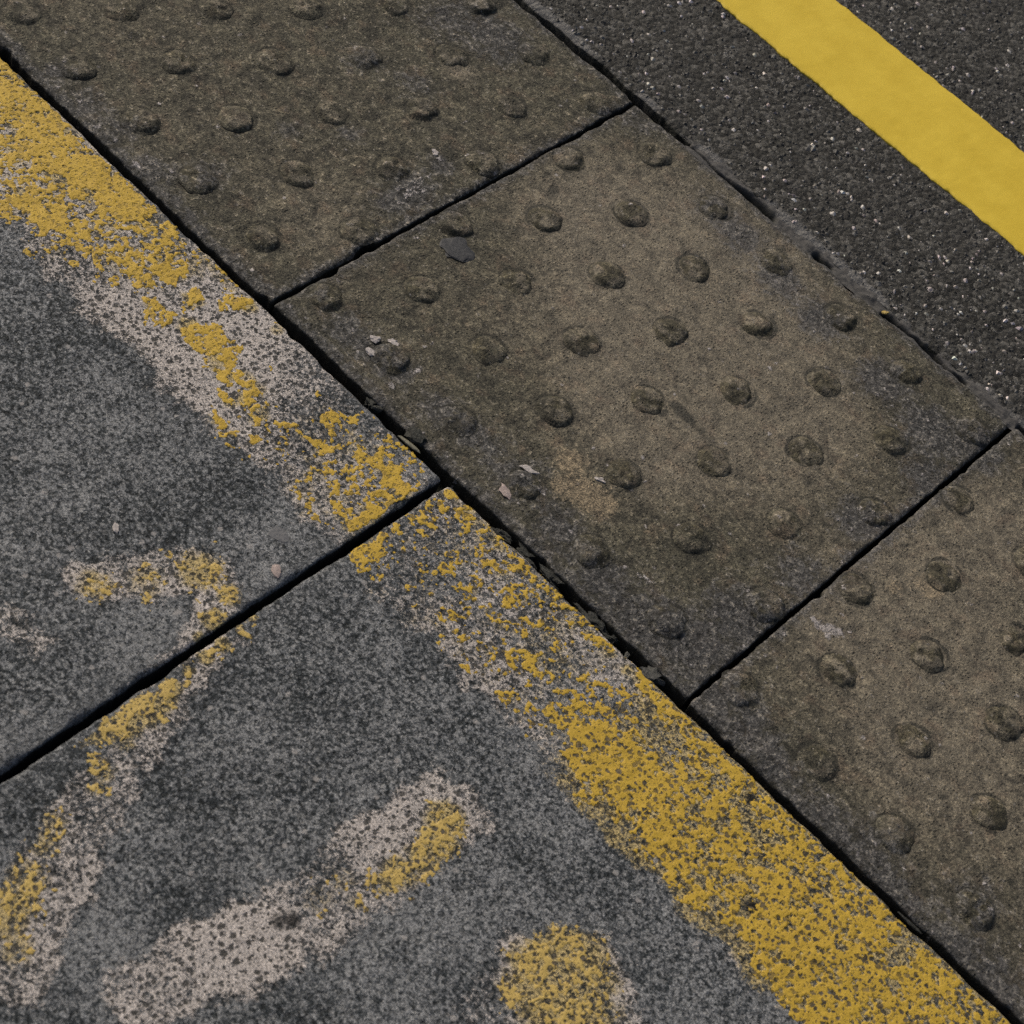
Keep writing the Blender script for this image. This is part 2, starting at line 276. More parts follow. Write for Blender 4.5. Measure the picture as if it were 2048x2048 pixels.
# ------------------------------------------------------------------ materials
PIT_SCALE = 245.0
def pit_nodes(n):
    """Round pits of the coping stone, the same everywhere on it."""
    d, r, g = n.voro(PIT_SCALE, 1.0, n.warp(0.0045, 300))
    rad = n.math('MULTIPLY_ADD', n.math('MULTIPLY', r, r), 0.36, n.math('MULTIPLY_ADD', n.noise(70, 2, 0.5, off=(1, 4, 0)), 0.34, -0.085))
    return n.lin(n.math('SUBTRACT', d, rad), -0.05, 0.09, 1.0, 0.0), g

def mat_coping():
    n = NT('coping_stone')
    pale, yel, tone = n.attr('paint'); pit_big, edge, _ = n.attr('wear')
    a = n.noise(340, 6, 0.75); b = n.noise(900, 3, 0.7); c = n.noise(38, 4, 0.6); e = n.noise(130, 3, 0.6)
    g = add(n, n.math('MULTIPLY', a, 0.85), n.math('MULTIPLY', b, 0.42), n.math('MULTIPLY', c, 0.10), n.math('MULTIPLY', e, 0.22),
            n.math('MULTIPLY', tone, 0.075), -0.255)
    dc, rc, gc = n.voro(430, 1.0, n.warp(0.0022, 500))
    g = add(n, g, n.math('MULTIPLY_ADD', rc, 0.13, -0.065))
    base = n.ramp(g, [(0.43, (0.006, 0.009, 0.0115)), (0.50, (0.025, 0.031, 0.036)), (0.555, (0.068, 0.074, 0.082)), (0.64, (0.205, 0.210, 0.218))])
    # greyer, smoother rubbed edges
    base = n.mix(n.math('MULTIPLY', edge, 0.75), base, n.mix(b, (0.072, 0.077, 0.084), (0.125, 0.13, 0.138)))
    pits, rnd = pit_nodes(n)
    # pale undercoat left over the grains
    pf = n.lin(add(n, n.math('MULTIPLY', pale, 1.15), n.math('MULTIPLY', a, 2.3), n.math('MULTIPLY', e, 0.9), n.math('MULTIPLY', b, 1.1), -2.15), 0.44, 0.74)
    pcol = n.mix(n.noise(420, 3, 0.6), (0.31, 0.282, 0.265), (0.54, 0.492, 0.465))
    yf = n.lin(add(n, yel, n.math('MULTIPLY', n.noise(150, 4, 0.65, off=(3, 1, 0)), 0.9)), 0.62, 1.12)
    pcol = n.mix(n.math('MULTIPLY', yf, 0.85), pcol, n.mix(n.noise(500, 2), (0.32, 0.235, 0.075), (0.47, 0.355, 0.115)))
    colr = n.mix(n.math('MULTIPLY', pf, 0.92), base, pcol)
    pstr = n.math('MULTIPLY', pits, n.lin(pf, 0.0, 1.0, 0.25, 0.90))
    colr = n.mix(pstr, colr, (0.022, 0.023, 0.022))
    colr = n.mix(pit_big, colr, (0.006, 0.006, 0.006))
    colr = n.mix(1.0, colr, n.ramp(n.noise(1000, 3, 0.7), [(0.38, (0.45, 0.455, 0.46)), (0.5, (0.96, 0.97, 0.98)), (0.62, (1.75, 1.75, 1.76))]), 'MULTIPLY')
    # scattered pale mineral grains
    d2, r2, g2 = n.voro(95, 1.0, n.warp(0.004, 160))
    fleck = n.math('MULTIPLY', n.lin(d2, 0.10, 0.22, 1.0, 0.0), n.math('GREATER_THAN', r2, 0.965))
    colr = n.mix(n.math('MULTIPLY', fleck, 0.8), colr, (0.30, 0.29, 0.29))
    h = add(n, n.math('MULTIPLY', a, 0.9), n.math('MULTIPLY', b, 0.35), n.math('MULTIPLY', pits, -0.9), n.math('MULTIPLY', pf, 0.25))
    return n.finish(colr, 0.82, h, 0.0009, 0.8)

def mat_yellow_flake():
    n = NT('old_yellow_paint')
    thin, pitty, _ = n.attr('paint')
    a = n.noise(70, 4, 0.6); b = n.noise(650, 3, 0.65)
    full = n.mix(a, (0.40, 0.262, 0.032), (0.53, 0.36, 0.045))
    pale = n.mix(a, (0.40, 0.285, 0.085), (0.52, 0.39, 0.135))
    colr = n.mix(thin, full, pale)
    colr = n.mix(n.lin(b, 0.50, 0.75, 0.0, 0.45), colr, n.mix(0.5, colr, (0.20, 0.15, 0.07)))
    pits, rnd = pit_nodes(n)
    keep = n.lin(add(n, n.noise(60, 3, 0.6, off=(5, 2, 0)), n.math('MULTIPLY', thin, 0.16)), 0.38, 0.58, 0.55, 0.97)
    colr = n.mix(n.math('MULTIPLY', n.math('MULTIPLY', pits, keep), pitty), colr, n.mix(rnd, (0.022, 0.022, 0.022), (0.085, 0.075, 0.062)))
    d, r, g = n.voro(620, 1.0)
    pin = n.math('MULTIPLY', n.lin(d, 0.12, 0.30, 1.0, 0.0), n.math('GREATER_THAN', r, 0.62))
    colr = n.mix(n.math('MULTIPLY', pin, 0.7), colr, (0.14, 0.095, 0.035))
    h = add(n, n.math('MULTIPLY', b, 0.6), n.math('MULTIPLY', pits, -1.0), n.math('MULTIPLY', pin, -0.4))
    return n.finish(colr, 0.62, h, 0.0007, 0.7)

def mat_tactile():
    n = NT('tactile_concrete')
    worn, dirt, moss = n.attr('fields'); pale, grain, stain = n.attr('marks'); sand, _, _ = n.attr('extra')
    a = n.noise(230, 5, 0.7); b = n.noise(760, 3, 0.65); c = n.noise(30, 4, 0.6); e = n.noise(95, 4, 0.65, off=(2, 7, 0))
    olive = n.mix(n.lin(c, 0.3, 0.7), (0.049, 0.046, 0.033), (0.077, 0.072, 0.052))
    brown = n.mix(n.lin(e, 0.3, 0.7), (0.113, 0.098, 0.073), (0.153, 0.134, 0.101))
    wf = n.lin(add(n, worn, n.math('MULTIPLY', e, 0.35), n.math('MULTIPLY', a, 0.25)), 0.32, 1.15)
    colr = n.mix(wf, olive, brown)  # olive to brown carries painted brightness as well as wear
    reddish = n.lin(n.noise(55, 3, 0.6, off=(9, 3, 0)), 0.52, 0.70, 0.0, 0.35)
    colr = n.mix(reddish, colr, n.mix(0.6, colr, (0.17, 0.105, 0.072)))
    df = n.lin(add(n, n.math('MULTIPLY', dirt, 0.85), n.math('MULTIPLY', e, 1.3), n.math('MULTIPLY', a, 0.9)), 1.22, 1.62)
    colr = n.mix(n.math('MULTIPLY', df, 0.85), colr, n.mix(n.lin(a, 0.38, 0.62), (0.022, 0.0235, 0.028), (0.088, 0.087, 0.091)))
    mf = n.lin(add(n, moss, n.math('MULTIPLY', a, 0.6)), 0.62, 1.0)
    colr = n.mix(n.math('MULTIPLY', mf, 0.85), colr, n.mix(a, (0.027, 0.025, 0.014), (0.062, 0.055, 0.033)))
    dc, rc, gc = n.voro(560, 1.0, n.warp(0.002, 600))
    colr = n.mix(n.math('MULTIPLY_ADD', worn, -0.6, 1.0), colr, n.ramp(rc, [(0.0, (0.62, 0.62, 0.62)), (0.5, (1, 1, 1)), (1.0, (1.42, 1.42, 1.42))]), 'MULTIPLY')
    # grains: dark and light
    blot = n.ramp(add(n, n.math('MULTIPLY', e, 0.6), n.math('MULTIPLY', n.noise(48, 4, 0.65, off=(4, 4, 0)), 0.5), -0.05), [(0.38, (0.40, 0.41, 0.42)), (0.49, (0.94, 0.94, 0.94)), (0.64, (1.42, 1.39, 1.32))])
    colr = n.mix(n.math('MULTIPLY_ADD', worn, -0.4, 0.95), colr, blot, 'MULTIPLY')
    gr = n.math('MULTIPLY_ADD', grain, 0.85, 0.15)
    lightg = n.math('MULTIPLY', n.lin(add(n, n.math('MULTIPLY', a, 0.85), n.math('MULTIPLY', b, 0.30)), 0.62, 0.76), gr)
    colr = n.mix(lightg, colr, n.mix(0.55, colr, (0.30, 0.265, 0.215)))
    darkg = n.math('MULTIPLY', n.lin(add(n, n.math('MULTIPLY', a, 0.75), n.math('MULTIPLY', b, 0.35)), 0.36, 0.50, 1.0, 0.0), gr)
    colr = n.mix(n.math('MULTIPLY', darkg, 0.75), colr, n.mix(0.72, colr, (0.012, 0.011, 0.008)))
    d, r, g = n.voro(420, 1.0)
    speck = n.math('MULTIPLY', n.lin(d, 0.12, 0.34, 1.0, 0.0), n.math('GREATER_THAN', n.math('ADD', r, n.math('MULTIPLY', df, 0.05)), 0.965))
    colr = n.mix(n.math('MULTIPLY', speck, 0.5), colr, (0.30, 0.28, 0.26))
    hole = n.math('MULTIPLY', n.lin(d, 0.15, 0.40, 1.0, 0.0), n.math('LESS_THAN', r, 0.16))
    colr = n.mix(n.math('MULTIPLY', hole, 0.55), colr, (0.022, 0.020, 0.014))
    sf = n.lin(add(n, sand, n.math('MULTIPLY', a, 1.6), n.math('MULTIPLY', b, 0.5)), 1.25, 1.75)
    colr = n.mix(n.math('MULTIPLY', sf, 0.8), colr, n.mix(b, (0.135, 0.108, 0.070), (0.30, 0.24, 0.165)))
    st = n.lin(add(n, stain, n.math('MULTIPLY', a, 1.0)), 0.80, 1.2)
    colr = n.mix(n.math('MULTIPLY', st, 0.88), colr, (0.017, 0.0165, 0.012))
    d3, r3, g3 = n.voro(75, 1.0, n.warp(0.006, 140))
    scuff = n.math('MULTIPLY', n.lin(d3, 0.05, 0.28, 0.75, 0.0), n.math('GREATER_THAN', n.math('ADD', r3, n.math('MULTIPLY', df, 0.16)), 0.91))
    pale = n.math('MAXIMUM', pale, scuff)
    pf = n.lin(add(n, n.math('MULTIPLY', pale, 0.9), n.math('MULTIPLY', a, 1.6), n.math('MULTIPLY', b, 0.6)), 1.62, 1.90)
    colr = n.mix(n.math('MULTIPLY', pf, 0.85), colr, n.mix(b, (0.20, 0.19, 0.195), (0.36, 0.335, 0.34)))
    colr = n.mix(n.math('MULTIPLY_ADD', worn, -0.35, 1.0), colr, n.ramp(add(n, n.math('MULTIPLY', b, 0.75), n.math('MULTIPLY', a, 0.45), -0.10), [(0.36, (0.34, 0.34, 0.34)), (0.5, (0.95, 0.95, 0.95)), (0.63, (1.95, 1.93, 1.85))]), 'MULTIPLY')
    h = add(n, n.math('MULTIPLY', a, 1.0), n.math('MULTIPLY', b, 0.5), n.math('MULTIPLY', hole, -0.5), n.math('MULTIPLY', pf, 0.2))
    return n.finish(colr, n.lin(worn, 0.2, 1.0, 0.80, 0.58), h, 0.0016, 1.0, spec=0.4)

def mat_asphalt():
    n = NT('asphalt')
    mortar, grime, _ = n.attr('wear')
    a = n.noise(260, 5, 0.7); b = n.noise(800, 3, 0.6); c = n.noise(14, 4, 0.6)
    d, r, g = n.voro(215, 1.0, n.warp(0.003, 260))
    cell = n.ramp(r, [(0.0, (0.008, 0.008, 0.0075)), (0.40, (0.024, 0.024, 0.022)), (0.80, (0.068, 0.067, 0.063)), (1.0, (0.15, 0.146, 0.138))])
    colr = n.mix(n.lin(a, 0.42, 0.56), n.mix(0.7, cell, (0.005, 0.005, 0.004)), cell)
    colr = n.mix(n.lin(add(n, n.math('MULTIPLY', a, 0.6), n.math('MULTIPLY', b, 0.5)), 0.56, 0.70, 0.0, 0.8), colr, (0.115, 0.111, 0.106))
    colr = n.mix(n.lin(c, 0.35, 0.65, 0.0, 0.25), colr, (0.045, 0.044, 0.043))
    d2, r2, g2 = n.voro(520, 1.0)
    sp = n.math('MULTIPLY', n.lin(d2, 0.15, 0.35, 1.0, 0.0), n.math('GREATER_THAN', r2, 0.965))
    colr = n.mix(n.math('MULTIPLY', sp, 0.7), colr, (0.30, 0.29, 0.28))
    mf = n.lin(add(n, mortar, n.math('MULTIPLY', a, 0.9), n.math('MULTIPLY', n.noise(60, 3), 0.4)), 0.85, 1.35)
    colr = n.mix(n.math('MULTIPLY', mf, 0.85), colr, n.mix(b, (0.10, 0.10, 0.102), (0.22, 0.215, 0.213)))
    colr = n.mix(grime, colr, (0.006, 0.008, 0.005))
    h = add(n, n.math('MULTIPLY', a, 1.0), n.math('MULTIPLY', b, 0.5), n.math('MULTIPLY', d, -0.8))
    return n.finish(colr, 0.75, h, 0.0022, 1.0, spec=0.35)

def mat_aggregate():
    n = NT('aggregate_stone')
    b = n.noise(900, 2)
    return n.finish(n.mix(n.lin(b, 0.3, 0.7, 0.0, 0.35), n.attr_color('tint'), (0.03, 0.03, 0.03)), 0.6, b, 0.0004, 0.6, spec=0.4)

def mat_line():
    n = NT('fresh_yellow_paint')
    a = n.noise(26, 4, 0.6); b = n.noise(900, 3, 0.65); e = n.noise(220, 4, 0.6)
    colr = n.mix(n.lin(a, 0.3, 0.7), (0.57, 0.415, 0.036), (0.64, 0.475, 0.050))
    colr = n.mix(n.lin(b, 0.45, 0.75, 0.0, 0.35), colr, (0.47, 0.30, 0.022))
    colr = n.mix(n.lin(e, 0.62, 0.78, 0.0, 0.35), colr, (0.74, 0.54, 0.10))
    h = add(n, n.math('MULTIPLY', e, 0.7), n.math('MULTIPLY', b, 0.5))
    return n.finish(colr, 0.55, h, 0.0003, 0.5)

def mat_plain(name, c0, c1, scale=400, rough=0.85, bump=0.0006):
    n = NT(name)
    a = n.noise(scale, 4, 0.65)
    return n.finish(n.mix(n.lin(a, 0.32, 0.68), c0, c1), rough, a, bump, 0.8)

M_COPING = mat_coping(); M_FLAKE = mat_yellow_flake(); M_TACTILE = mat_tactile()
M_ASPHALT = mat_asphalt(); M_AGG = mat_aggregate(); M_LINE = mat_line()
M_DIRT = mat_plain('joint_dirt', (0.008, 0.009, 0.006), (0.022, 0.023, 0.017), 300, 0.95, 0.002)
M_MORTAR = mat_plain('grey_mortar', (0.055, 0.055, 0.058), (0.135, 0.132, 0.133), 330, 0.9, 0.001)
M_STONE = mat_plain('grey_stone', (0.018, 0.019, 0.017), (0.062, 0.063, 0.058), 500, 0.9, 0.0015)
M_LIGHT = mat_plain('pale_grey_stone', (0.045, 0.046, 0.044), (0.105, 0.104, 0.098), 500, 0.9, 0.0015)
M_WHITE = mat_plain('white_chip', (0.30, 0.28, 0.275), (0.48, 0.44, 0.43), 600)
M_PINK = mat_plain('pinkish_chip', (0.27, 0.22, 0.21), (0.40, 0.33, 0.31), 600)
M_GUM = mat_plain('dark_gum', (0.027, 0.029, 0.034), (0.050, 0.052, 0.058), 500, 0.6, 0.0005)
M_SLATE = mat_plain('slate_grain', (0.105, 0.108, 0.118), (0.15, 0.152, 0.16), 500)
M_STRAW = mat_plain('dry_stalk', (0.14, 0.135, 0.10), (0.24, 0.225, 0.175), 500)
M_CRUMB = mat_plain('yellow_crumb', (0.38, 0.26, 0.07), (0.55, 0.42, 0.16), 700)

# ------------------------------------------------------------------ slabs
def axis(a, b, step, fine=None, edge=(0.0007, 0.0015, 0.0026, 0.004)):
    """Grid lines from a to b; step inside the window 'fine', 12 mm outside; extra lines at the ends."""
    lo, hi = fine or (a, b)
    lo = max(lo, a); hi = min(hi, b)
    parts = [np.arange(lo, hi + 1e-9, step)]
    if lo > a + 0.012: parts.append(np.arange(a, lo, 0.012))
    if hi < b - 0.012: parts.append(np.arange(hi + 0.012, b, 0.012))
    x = np.concatenate(parts)
    x = x[(x > a + edge[-1] + 0.0008) & (x < b - edge[-1] - 0.0008)]
    ends = [a, b] + [a + e for e in edge] + [b - e for e in edge]
    return np.unique(np.concatenate([x, ends]))

def surf(u, v, amp, seed):
    """Gentle unevenness of a slab's top."""
    return amp * (0.6 * fbm(u * 22, v * 22, seed, 3) + 0.4 * fbm(u * 70, v * 70, seed + 5, 2))

def slab_mesh(name, us, vs, z0, amp, seed, depth, attrs, chip=1.0, bevel=0.0022, micro=0.0):
    U, V = np.meshgrid(us, vs, indexing='ij')
    h = z0 + surf(U, V, amp, seed)
    if micro: h = h + micro * fbm(U * 210, V * 210, seed + 40, 2)
    X = U.copy(); Y = V.copy()
    a, b, c, d = us[0], us[-1], vs[0], vs[-1]
    for dist, along, sx, sy, sd in ((U - a, V, 1, 0, 1), (b - U, V, -1, 0, 2), (V - c, U, 0, 1, 3), (d - V, U, 0, -1, 4)):
        e = 0.00022 * fbm(along * 170, along * 0 + sd, seed + sd, 3) + 0.0003
        e = e + chip * 0.0030 * np.clip(fbm(along * 34, along * 0 + 3.7 * sd, seed + 9 + sd, 3) - 1.4, 0, 1.2)
        w = np.exp(-dist / 0.004)
        X += sx * e * w; Y += sy * e * w
        bw = bevel * (1 + 0.5 * fbm(along * 60, along * 0 + sd, seed + 20 + sd, 2)).clip(0.4, 2.2)
        t = np.clip(1 - dist / bw, 0, 1)
        h = h - 0.55 * bw * t * t
    nu, nv = U.shape
    top = np.stack([X, Y, h], -1).reshape(-1, 3)
    idx = np.arange(nu * nv).reshape(nu, nv)
    q = np.stack([idx[:-1, :-1], idx[1:, :-1], idx[1:, 1:], idx[:-1, 1:]], -1).reshape(-1, 4)
    loop = np.concatenate([idx[:-1, 0], idx[-1, :-1], idx[:0:-1, -1], idx[0, :0:-1]])
    n0 = nu * nv; L = len(loop)
    mid = top[loop].copy(); mid[:, 2] -= 0.0022
    low = top[loop].copy(); low[:, 2] = -depth
    verts = np.concatenate([top, mid, low])
    k = np.arange(L); k2 = (k + 1) % L
    s1 = np.stack([loop[k2], loop[k], n0 + k, n0 + k2], -1)
    s2 = np.stack([n0 + k2, n0 + k, n0 + L + k, n0 + L + k2], -1)
    A = {}
    for nm, arr in attrs.items():
        arr = np.stack([np.broadcast_to(z, U.shape) for z in arr], -1).reshape(-1, 3)
        side = arr[loop].copy()
        if nm == 'marks': side[:, 2] = 1.6; side[:, 0] = 0
        if nm == 'wear': side[:, 0] = 0.9; side[:, 1] = 0
        if nm == 'paint': side[:, :2] = 0
        A[nm] = np.concatenate([arr, side, side])
    return make_mesh(name, verts, np.concatenate([q, s1, s2]), True, A)

# ---- ground below the joints
def sheet(name, x0, x1, y0, y1, z, mat):
    me = make_mesh(name, np.array([(x0, y0, z), (x1, y0, z), (x1, y1, z), (x0, y1, z)]), np.array([(0, 1, 2, 3)]), False)
    return link(name, me, mat)
ground = tag(sheet('ground', -30, 30, -30, 30, -0.030, M_DIRT), kind='structure')
# sand and dirt lying in the joints, uneven
def joint_fill(name, us, vs, z, amp, seed, mat):
    U, V = np.meshgrid(us, vs, indexing='ij')
    Z = z + amp * fbm(U * 60, V * 60, seed, 4)
    idx = np.arange(U.size).reshape(U.shape)
    q = np.stack([idx[:-1, :-1], idx[1:, :-1], idx[1:, 1:], idx[:-1, 1:]], -1).reshape(-1, 4)
    return link(name, make_mesh(name, np.stack([U, V, Z], -1).reshape(-1, 3), q, True), mat)
bed = tag(joint_fill('joint_dirt', np.arange(-0.45, 0.85, 0.003), np.arange(-0.022, 0.008, 0.003), -0.0200, 0.0015, 71, M_DIRT), kind='structure')

# ------------------------------------------------------------------ coping slabs
COPE_V0, COPE_V1 = -0.75, -0.0103
JOINT_U = 0.1815
def coping(name, u0, u1, label, edge_poly, seed, which):
    us = axis(u0, u1, 0.002, (-0.37, 0.71)); vs = axis(COPE_V0, COPE_V1, 0.002, (-0.50, 0.0))
    U, V = np.meshgrid(us, vs, indexing='ij')
    p = np.array(sorted(edge_poly)) * 1e-3
    lim = np.interp(U, p[:, 0], p[:, 1]) + 0.004 * fbm(U * 60, V * 60, seed + 2, 3)
    band = sstep(-0.012, 0.010, V - lim)
    dens = 0.63 + 0.09 * fbm(U * 14, V * 14, seed + 4, 3)
    if which == 0:
        dens = dens + 0.16 * np.exp(-((U - 0.02) / 0.07) ** 2) - 0.16 * sstep(0.06, 0.12, U) - 0.12 * sstep(0.035, 0.0, -V)
    else:
        dens = dens - 0.06 * sstep(0.26, 0.19, U) - 0.12 * sstep(0.32, 0.38, U) - 0.05
    pale = np.maximum(band * dens, bars(U, V, LBARS, seed + 30) * (0.88 + 0.10 * fbm(U * 18, V * 18, seed + 31, 3)))
    line = field(us, vs, YEL) * sstep(-0.125, -0.10, V)
    letter = field(us, vs, LYEL)
    line = np.maximum(line, band * (0.40 + 0.14 * fbm(U * 22, V * 22, seed + 6, 3)) * (sstep(0.02, 0.12, U) if which == 0 else 1))
    pale = np.maximum(pale, 0.62 * sstep(0.25, 0.8, letter))
    yel = np.clip(np.maximum(0.62 * line, 1.0 * letter), 0, 1.2)
    if which:      # dotted beige fringe along the inner side of the thick stretch
        fringe = sstep(0.34, 0.40, U) * sstep(-0.126, -0.114, V - 0.003 * fbm(U * 40, V * 40, 78, 2))
        yel = np.maximum(yel, 0.72 * fringe); pale = np.maximum(pale, 0.56 * fringe)
    tone = 0.5 + 0.24 * fbm(U * 20, V * 20, seed + 7, 4) + 0.08 * fbm(U * 4, V * 4, seed + 8, 2)
    dj = np.abs(U - JOINT_U) if True else 0
    near = np.exp(-(dj / 0.012) ** 2) * (0.55 + 0.35 * sstep(-0.12, -0.25, V)) * (0.9 if which == 0 else 0.35)
    near = np.maximum(near, 0.9 * np.exp(-((COPE_V1 - V) / 0.004) ** 2))
    pit = field(us, vs, HOLES)
    me = slab_mesh(name, us, vs, 0.0, 0.00028, seed, 0.030, {'paint': (pale, yel, tone), 'wear': (pit, near, 0 * U)}, chip=0.5, bevel=0.0028, micro=0.00008)
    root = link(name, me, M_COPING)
    tag(root, label, 'paving slab', 'grey coping slabs with worn paint', 'thing')
    # flaking paint: ragged plates of old yellow, one layer thick, lying on the stone
    def flakes(part, x0, x1, y0, y1, blobs, gaps, soft, thin, amp, seed2, plabel):
        st = 0.0007
        x0 = max(x0, u0 + 0.0012); x1 = min(x1, u1 - 0.0012)
        gu = np.arange(x0, x1, st); gv = np.arange(y0, y1, st)
        D = field(gu, gv, blobs)
        G, H = np.meshgrid(gu, gv, indexing='ij')
        if which and not soft:      # thick stretch of the line toward the bottom right
            D = np.maximum(D, (0.60 + 0.11 * fbm(G * 26, H * 26, 77, 3)) * sstep(0.36, 0.44, G + 0.5 * (H + 0.06)) * sstep(-0.122, -0.104, H))
        if not soft:     # fine flecks left all over the band
            D = np.maximum(D, (0.25 + 0.06 * fbm(G * 20, H * 20, seed2 + 6, 3)) * sstep(-0.116, -0.098, H) * (1.0 if which else sstep(0.06, 0.11, G)))
        if gaps: D = D * (1 - field(gu, gv, gaps))
        wk = 0.0030 if soft else 0.0052
        wx = wk * fbm(G * 55, H * 55, seed2 + 11, 4, 0.6); wy = wk * fbm(G * 55 + 9, H * 55, seed2 + 12, 4, 0.6)
        ii = np.clip((np.arange(len(gu))[:, None] + wx / st).astype(int), 0, len(gu) - 1)
        jj = np.clip((np.arange(len(gv))[None, :] + wy / st).astype(int), 0, len(gv) - 1)
        D = D[ii, jj]
        nz = 0.60 * fbm(G * 95, H * 95, seed2, 6, 0.72) + 0.80 * fbm(G * 330, H * 330, seed2 + 3, 3, 0.70)
        nz = 0.75 * nz - 0.55 * np.abs(fbm(G * 110, H * 110, seed2 + 5, 4, 0.6)) + 0.42
        F = (D - (0.76 if soft else 0.54)) * amp - 0.56 * nz
        F = np.where(D < 0.06, -1.0, F)
        # ragged edges along the slab's own rim and along the outer side of the line
        rim = np.minimum(np.minimum(G - u0, u1 - G), COPE_V1 - H)
        F = np.minimum(F, (rim - 0.0022 - 0.0010 * fbm(G * 160, H * 160, seed2 + 8, 3)) * 260)
        if not soft:
            F = np.minimum(F, (H + 0.116 - 0.004 * fbm(G * 120, H * 120, seed2 + 9, 3)) * 130)
        cell = (F[:-1, :-1] + F[1:, :-1] + F[1:, 1:] + F[:-1, 1:]) > 0
        if not cell.any(): return
        cnt = np.zeros(F.shape, int)
        for a, b in ((0, 0), (1, 0), (1, 1), (0, 1)):
            cnt[a:a + cell.shape[0], b:b + cell.shape[1]] += cell
        gx, gy = np.gradient(F, st)
        g2 = gx * gx + gy * gy + 1e-6
        border = (cnt > 0) & (cnt < 4)
        mvx = np.clip(-F * gx / g2, -0.55 * st, 0.55 * st); mvy = np.clip(-F * gy / g2, -0.55 * st, 0.55 * st)
        X = G + np.where(border, mvx, 0); Y = H + np.where(border, mvy, 0)
        hz = surf(G, H, 0.00028, seed) + 0.00008 * fbm(G * 210, H * 210, seed + 40, 2)
        for dist in (G - u0, u1 - G, COPE_V1 - H):
            t = np.clip(1 - dist / 0.0028, 0, 1); hz = hz - 0.55 * 0.0028 * t * t
        Z = hz + np.where(border, 0.00012, 0.00042 + 0.00006 * nz)
        ids = -np.ones(F.shape, int); used = cnt > 0
        ids[used] = np.arange(used.sum())
        q = np.stack([ids[:-1, :-1], ids[1:, :-1], ids[1:, 1:], ids[:-1, 1:]], -1)[cell]
        th = np.broadcast_to(thin, F.shape)[used]
        o = link(part, make_mesh(part, np.stack([X, Y, Z], -1)[used], q, True, {'paint': np.stack([th, 0 * th + (0.45 if which == 0 and not soft else 1.0), th], -1)}), M_FLAKE, root)
        o['kind'] = 'stuff'; o['label'] = plabel
    flakes('line_paint', -0.37, 0.72, -0.128, COPE_V1 - 0.0005, YEL, YEL_GAP, False, 0.0, 1.9, 300 + which,
           'worn flaking yellow edge line' if which else 'patchy flaking yellow edge line')
    flakes('letter_paint', -0.20, 0.70, -0.50, -0.128, LYEL, None, True, 0.85, 1.7, 400 + which, 'pale yellow remains of a painted letter')
    return root
coping('coping_slab', -0.57, JOINT_U - 0.0029, 'grey granite slab at left with a hooked yellow letter and patchy yellow edge', PALE_EDGE_A, 11, 0)
coping('coping_slab', JOINT_U + 0.0029, 0.93, 'grey granite slab at bottom with a slanting pale stroke and round yellow spot', PALE_EDGE_B, 23, 1)

# ------------------------------------------------------------------ tactile slabs
TILE = 0.4
def blister_centres(k):
    d = TILE / 6
    return [(k * TILE + (j + 0.5 + (0.25 if i % 2 else -0.25)) * d, (i + 0.5) * d) for i in range(6) for j in range(6)]

def tactile_fields(U, V, k, sampler):
    worn = sampler(WORN_LIT); dirt = sampler(DIRT); pale = sampler(TPALE); sand = sampler(SAND); stain = sampler(STAIN)
    edge = np.minimum(np.minimum(U - k * TILE, (k + 1) * TILE - U), np.minimum(V, TILE - V))
    dirt = np.maximum(dirt, 0.55 * np.exp(-(np.clip(edge, 0, 1) / 0.010) ** 2))
    worn = np.clip(worn + {-1: 0.10, 0: 0.16, 1: 0.26}.get(k, 0.2) + 0.06 * fbm(U * 12, V * 12, 90, 3), 0, 1)  # per-slab offsets paint in uneven light along with wear
    grain = np.clip({-1: 0.85, 0: 0.42, 1: 0.55}.get(k, 0.6) - 0.30 * worn + 0.45 * dirt, 0, 1)
    return worn, dirt, pale, grain, sand, stain

